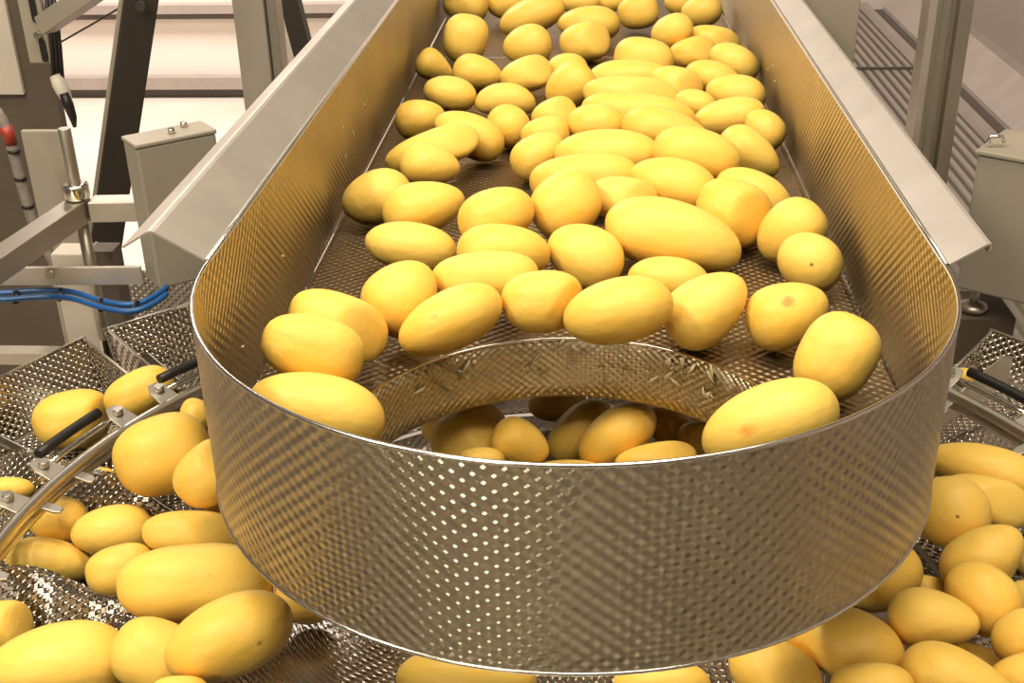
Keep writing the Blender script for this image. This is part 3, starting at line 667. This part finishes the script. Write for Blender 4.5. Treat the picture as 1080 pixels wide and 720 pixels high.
pole = thing('guide_pole', 'upright round steel pole with a collar standing in the left square-tube frame', 'pole', (-.79, .70, -.44))
MB().cyl((-.790, .700, -.1925), (-.790, .700, -.078), .0098, 20).build('pole_rod', 'satin', pole, bevel=.001)
MB().cyl((-.790, .700, -.44), (-.790, .700, -.2335), .0098, 20).build('lower_rod', 'satin', pole)
MB().lathe([(.010, -.168), (.0195, -.168), (.0205, -.171), (.0205, -.188), (.0195, -.1915), (.010, -.1915)][::-1], (-.790, .700, 0), 24).build('collar', 'polished', pole)

# blue cables under the flat bar
cb = thing('cable_bundle', 'blue cable bundle with black ties running below the flat bar at left', 'cables', (-.75, .62, -.32))
cp_ = [(-40, 309), (0, 308), (25, 306), (48, 305), (72, 307), (98, 315), (122, 320), (142, 319), (160, 311), (172, 302)]
for k, (dx, dz, yy) in enumerate(((0, 0, .004), (1, 6, .0), (-1, 3, .012))):
    pts = [at_z(px + dx, py + dz + 1, -.303 - .004 * (k == 2)) + V((0, yy + .010, -.006)) for px, py in cp_]
    sm = []
    for i in range(len(pts) - 1):
        for s_ in range(4):
            t = s_ / 4; a, b, c_, d_ = pts[max(i - 1, 0)], pts[i], pts[i + 1], pts[min(i + 2, len(pts) - 1)]
            sm.append(.5 * ((2 * b) + (c_ - a) * t + (2 * a - 5 * b + 4 * c_ - d_) * t * t + (3 * b - a - 3 * c_ + d_) * t ** 3))
    MB().tube(sm + [pts[-1]], .0046, 10).build('cable', 'blue', cb)
for px, py in ((10, 311), (57, 308), (101, 319), (139, 322)):
    c = at_z(px, py + 2, -.303) + V((0, .018, -.009))
    MB().tube([c + V((.001 * cos(a), .010 * cos(a), .009 * sin(a))) for a in [2 * pi * i / 20 for i in range(20)]], .0022, 8, closed=True).build('cable_tie', 'black', cb)

# guard plate and the banded hose in front of the dark housing
g0, g1 = at_y(21, 138, .98), at_y(63, 138, .98)
gp = MB().box((g0.x, .98, -1.45), (g1.x - g0.x, 0, 0), (0, .012, 0), (0, 0, g0.z + 1.45)).build('guard_plate', 'paint', base=(g0.x, .98, -1.45), bevel=.002)
tag(gp, 'plain grey-olive upright plate behind the round pole', 'guard plate')
hs = thing('sleeved_hose', 'grey sleeved hose with black bands and a red fitting at the left edge', 'hose', at_y(38, 240, .86))
hp = [at_y(px, py, .86 + .0 * i) for i, (px, py) in enumerate(((-8, 112), (2, 126), (10, 145), (17, 172), (24, 198), (31, 222), (39, 245), (56, 275), (78, 320), (84, 420)))]
hp.append(V((hp[-1].x, hp[-1].y, -1.44)))
MB().tube(hp, .0095, 14).build('sleeve', 'hose', hs)
MB().tube([at_y(5, 133, .86), at_y(9, 142, .86), at_y(12, 152, .86)], .0106, 14).build('fitting', 'red', hs)
for px, py in ((15, 159), (21.5, 188), (29.5, 217)):
    a_, b_ = at_y(px - .35, py - 1.6, .86), at_y(px + .35, py + 1.6, .86)
    MB().cyl(a_, b_, .0112, 14).build('band', 'black', hs)

# dark housing with a pale door panel
h1 = at_y(48, 60, 1.75)
hx = at_y(52, 60, 1.75).x
hw = thing('machine_housing', 'dark brown machine housing with a pale panel at the top left corner', 'machine housing', (hx - .6, 1.75, -1.45))
MB().box((hx - 1.3, 1.75, -1.45), (1.3, 0, 0), (0, .03, 0), (0, 0, 2.3)).build('cabinet', 'housing', hw, bevel=.004)
pa, pb = at_y(25, 100, 1.735), at_y(7, 0, 1.735)
MB().box((pa.x - .9, 1.735, pa.z), (.9, 0, 0), (0, .014, 0), (0, 0, .8)).build('pale_panel', 'paintlight', hw, bevel=.002)
# slotted bracket with valve hoses
vb = thing('valve_mount', 'slotted steel bracket carrying black hoses and a white elbow at the top left', 'bracket', at_y(45, 70, 1.6))
s0, s1, s2, s3 = at_y(24, 0, 1.6), at_y(43, 0, 1.6), at_y(54, 66, 1.6), at_y(33, 67, 1.6)
hh = s0.z + .25
MB().box((s3.x - .004, 1.60, s3.z), (s2.x - s3.x + .006, 0, 0), (0, .012, 0), (0, 0, .42)).build('plate', 'paint', vb, bevel=.003)
for (px, py, ln_) in ((46, 53, .038), (35, 8, .05)):
    c = at_y(px, py, 1.597)
    MB().prism([(.007 * cos(a), .007 * sin(a) + (ln_ / 2 if sin(a) > 0 else -ln_ / 2)) for a in [2 * pi * i / 16 for i in range(16)]], c, (1, 0, 0), (0, 0, 1), (0, -.003, 0)).build('slot', 'black', vb)
c = at_y(41, 36, 1.597)
MB().cyl(c, c + V((0, -.012, 0)), .008, 10).build('bolt', 'polished', vb)
for k, (xa, xb) in enumerate(((52, 57), (56, 62), (60, 66))):
    MB().tube([at_y(xa - 6, -20, 1.585), at_y(xa, 22, 1.585), at_y(xa + 3, 50, 1.58), at_y(xb, 88, 1.57)], .0055, 8).build('hose', 'black', vb)
MB().tube([at_y(58, 80, 1.555), at_y(62, 88, 1.55), at_y(67, 97, 1.55), at_y(71, 106, 1.55)], [.012, .016, .016, .012], 14).build('elbow', 'white', vb)
MB().tube([at_y(67, 98, 1.54), at_y(72, 110, 1.54), at_y(77, 124, 1.54), at_y(79, 134, 1.54)], [.010, .012, .009, .004], 12).build('plug', 'black', vb)
tc = MB().tube([at_y(63, 45, 1.55), at_y(100, 24, 1.50), at_y(142, -1, 1.45), at_y(170, -18, 1.42)], .0022, 6).build('thin_cable', 'black', base=at_y(62, 45, 1.57))
tag(tc, 'thin black cable stretched across the pale wall at the top left', 'cable')
ar = MB().bar(at_y(48, 26, 1.52), at_y(112, -18, 1.40), .04, .04).build('square_arm', 'paint', base=at_y(48, 26, 1.52), bevel=.002)
tag(ar, 'short square steel arm sloping up from the slotted bracket at the top left', 'steel arm')
# dark slanting brace
d0, d1 = at_y(146, 15, 1.2), at_y(121, 190, 1.2)
dirv = (d1 - d0).normalized()
bt = d0 + dirv * ((-1.45 - d0.z) / dirv.z)
bs = thing('slanted_brace', 'dark slanted square post in front of the pale wall', 'brace', bt)
MB().bar(bt, d0 - dirv * .35, .062, .05, side=(1, .35, 0)).build('brace_tube', 'darkshade', bs, bevel=.003)  # the front's shade is put into this dark colour
MB().bar(bt + V((-.036, .0, 0)), d0 - dirv * .35 + V((-.036, .0, 0)), .008, .05, side=(1, .35, 0)).build('edge_strip', 'paint', bs)  # paler strip paints the lit left side of the tube
c = at_y(150, 6, 1.165)
MB().cyl(c + V((0, .0, 0)), c + V((0, -.012, 0)), .010, 10).build('bolt', 'darkshade', bs)
# broad post by the chute's left flange
po = thing('broad_post', 'broad olive-grey steel post rising behind the left flange', 'post', (-.735, 1.6, -1.45))
MB().box((-.772, 1.6, -1.45), (.070, 0, 0), (0, .07, 0), (0, 0, 2.1)).build('post_tube', 'paint', po, bevel=.003)
MB().box((-.700, 1.612, -1.45), (.022, 0, 0), (0, .06, 0), (0, 0, 2.1)).build('side_channel', 'satin', po, bevel=.002)
r0_, r1_ = at_y(305, -5, 2.3), at_y(322, 60, 2.3)
st = thing('rear_strut', 'dark strut with a pale edge seen between the broad post and the flange', 'strut', (r1_.x + .2, 2.3, -1.45))
dv = (r1_ - r0_).normalized(); bt2 = r0_ + dv * ((-1.45 - r0_.z) / dv.z)
MB().bar(bt2, r0_ - dv * .3, .05, .05, side=(1, 0, 0)).build('strut_tube', 'darkshade', st, bevel=.002)
MB().bar(bt2 + V((-.036, 0, 0)), r0_ - dv * .3 + V((-.036, 0, 0)), .020, .05, side=(1, 0, 0)).build('edge_strip', 'paintlight', st)
# grey dimpled panel beyond the pans
w0, w1 = at_y(124, 300, 1.02), at_y(232, 300, 1.02)
dp = MB()
dz = 1.45 + w0.z + .03
P = [[(w0.x + (w1.x - w0.x) * i / 2, 1.02, -1.45 + dz * k / 2) for i in range(3)] for k in range(3)]
dp = dp.grid(P, [[(p[0], p[2]) for p in r] for r in P], smooth=False).build('dimpled_panel', 'panel', base=(w0.x, 1.02, -1.45), solid=.003, off=0)
tag(dp, 'upright grey dimpled steel panel below the junction box', 'panel')
# low pale rail at the left edge
lr0, lr1 = at_y(-60, 381, .78), at_y(58, 379, .78)
lr = MB().box((lr0.x, .78, lr1.z - .012), (lr1.x - lr0.x, 0, 0), (0, .03, 0), (0, 0, .024)).build('low_rail', 'brushed', base=(lr0.x, .78, lr1.z - .012), bevel=.001)
tag(lr, 'pale steel rail at the left edge behind the dark dimpled end wall', 'rail')

# ------------------------------------------------------------------ right of the chute
# channel post
cpst = thing('channel_post', 'tall grooved steel post behind the right flange', 'post', (.61, 1.0, -1.45))
MB().prism([(0, 0), (.018, 0), (.020, .004), (.034, .004), (.036, .020), (.046, .020), (.048, .004), (.070, .004), (.070, .06), (0, .06)], (.576, 1.0, -1.45), (1, 0, 0), (0, 1, 0), (0, 0, 1.95)).build('post_channel', 'satin', cpst, bevel=.001)
MB().box((.5735, .9965, -1.45), (.012, 0, 0), (0, .004, 0), (0, 0, 1.95)).build('edge_strip', 'brushed', cpst)
u0, u1 = at_y(852, 0, 1.5), at_y(908, 0, 1.5)
up2 = MB().box((u0.x - .02, 1.5, -1.45), (u1.x - u0.x + .02, 0, 0), (0, .06, 0), (0, 0, 1.9)).build('flat_post', 'paint', base=(u0.x, 1.5, -1.45), bevel=.003)
tag(up2, 'flat olive post at the top edge right of the chute', 'post')
# control box on a leg
k0 = at_z(1032, 158, -.19); k1 = at_z(1110, 172, -.19)
ey1 = (k1 - k0).normalized() * .30; ey2 = V((-ey1.y, ey1.x, 0)).normalized() * .145
bx = thing('control_box', 'grey steel box with a latch, standing on a short leg at the right edge', 'control box', k0 + V((0, 0, -.309)))
MB().box(k0 + V((0, 0, -.255)), ey1, ey2, (0, 0, .247)).build('enclosure', 'paint', bx, bevel=.004)
MB().box(k0 - (ey1.normalized() + ey2.normalized()) * .004 + V((0, 0, -.008)), ey1 * 1.02, ey2 * 1.05, (0, 0, .008)).build('lid', 'paint', bx, bevel=.002)
c = at_z(1050, 150, -.181)
MB().tube([c + V((-.012, 0, 0)), c + V((-.010, 0, .010)), c + V((.010, 0, .010)), c + V((.014, 0, .0))], .0035, 8).build('latch', 'polished', bx)
lc = k0 + ey1.normalized() * .022 + ey2 * .3
MB().cyl(lc + V((0, 0, -.302)), lc + V((0, 0, -.2555)), .0075, 14).build('leg', 'satin', bx)
MB().lathe([(0, -.292), (.013, -.292), (.025, -.298), (.025, -.307), (0, -.309)][::-1], lc, 20).build('foot', 'satin', bx)
sb = MB().box(lc + V((-.05, -.03, -1.45 - lc.z)), (.12, 0, 0), (0, .12, 0), (0, 0, lc.z - .310 + 1.45)).build('support_block', 'housing', base=lc + V((0, 0, -1.45 - lc.z)), bevel=.004)
tag(sb, 'dark block under the short leg of the box at right', 'support block')

# ------------------------------------------------------------------ the room
def sbox(name, o, ex, ey, ez, mat):
    ob = MB().box(o, ex, ey, ez).build(name, mat, base=o); return struct(ob)
sbox('floor', (-5, -3.5, -1.50), (7.0, 0, 0), (0, 9.6, 0), (0, 0, .05), 'floor')
sbox('floor_walkway', (.95, -3.0, -1.45), (.545, 0, 0), (0, 8.80, 0), (0, 0, .50), 'tread')
sbox('trim_step', (.96, 4.46, -.952), (.53, 0, 0), (0, .02, 0), (0, 0, .012), 'recess')
sbox('trim_kerb', (1.495, -3.0, -1.45), (.035, 0, 0), (0, 8.80, 0), (0, 0, .535), 'kerb')
sbox('trim_recess', (1.53, -3.0, -1.45), (.09, 0, 0), (0, 8.80, 0), (0, 0, .495), 'recess')
sk = MB().prism([(1.62, -1.45), (1.80, -1.45), (1.80, -.82), (1.745, -.82), (1.62, -.935)], (0, -3.0, 0), (1, 0, 0), (0, 0, 1), (0, 8.80, 0)).build('baseboard_right', 'kerb', base=(1.7, 0, -1.45)); struct(sk)
sbox('wall_right', (1.80, -3.0, -1.45), (.08, 0, 0), (0, 8.88, 0), (0, 0, 2.9), 'wallgrey')
for i, yy in enumerate((1.6, 3.55, 5.0)):
    sbox('trim_%d' % (i + 1), (1.790, yy, -.83), (.012, 0, 0), (0, .02, 0), (0, 0, 2.2), 'kerb')
sbox('wall_back', (-5, 5.88, -1.45), (6.8, 0, 0), (0, .1, 0), (0, 0, 2.9), 'wall')
sbox('baseboard_back', (-5, 5.845, -1.45), (5.9, 0, 0), (0, .035, 0), (0, 0, .055), 'recess')
sbox('trim_back_ledge', (-5, 5.80, -1.393), (5.9, 0, 0), (0, .08, 0), (0, 0, .07), 'kerb')
zt_ = at_y(200, 19, 5.86).z
sbox('trim_back_rail', (-5, 5.83, zt_), (5.9, 0, 0), (0, .05, 0), (0, 0, .035), 'recess')
sbox('trim_back_band', (-5, 5.80, zt_ + .035), (5.9, 0, 0), (0, .08, 0), (0, 0, .05), 'kerb')
sbox('wall_left', (-5.08, -3.5, -1.45), (.08, 0, 0), (0, 9.4, 0), (0, 0, 2.9), 'wallgrey')

# ------------------------------------------------------------------ light
def area(name, loc, to, size, power, col=(1, .89, .71), sy=None):
    d = bpy.data.lights.new(name, 'AREA'); d.energy = power; d.color = col
    d.size = size
    if sy: d.shape = 'RECTANGLE'; d.size_y = sy
    o = bpy.data.objects.new(name, d); COL.objects.link(o)
    o.location = V(loc) + V((0, 0, Z0))
    o.rotation_euler = (V(to) - V(loc)).to_track_quat('-Z', 'Y').to_euler()
    return o
area('key_lamp', (-1.5, -.6, 2.0), (.05, .15, -.2), .35, 46)
area('ceiling_lamp', (.1, .45, 2.9), (.1, .6, 0), 2.6, 100, sy=.6)
area('ceiling_lamp', (0, -1.6, 2.7), (0, .2, 0), 2.6, 75, sy=.6)
area('front_lamp', (-1.6, -3.6, 1.4), (0, 0, 0), 1.2, 40, sy=.8)
area('back_wall_fill', (-2.6, 4.3, 2.2), (-2.6, 5.2, -1.0), 2.2, 270, col=(1, .90, .84), sy=1.0)  # added area light to brighten the back wall, not a known fixture
w = bpy.data.worlds.new('world'); S.world = w; w.use_nodes = True
bg = w.node_tree.nodes['Background']
bg.inputs[0].default_value = (1, .88, .72, 1); bg.inputs[1].default_value = .14

S.view_settings.view_transform = 'Standard'
S.view_settings.look = 'None'
S.view_settings.exposure = -0.06
S.view_settings.gamma = 1
S.view_settings.use_curve_mapping = False
S.cycles.use_denoising = True
S.cycles.max_bounces = 8
S.cycles.sample_clamp_indirect = 6
S.cycles.caustics_reflective = False
S.cycles.caustics_refractive = False
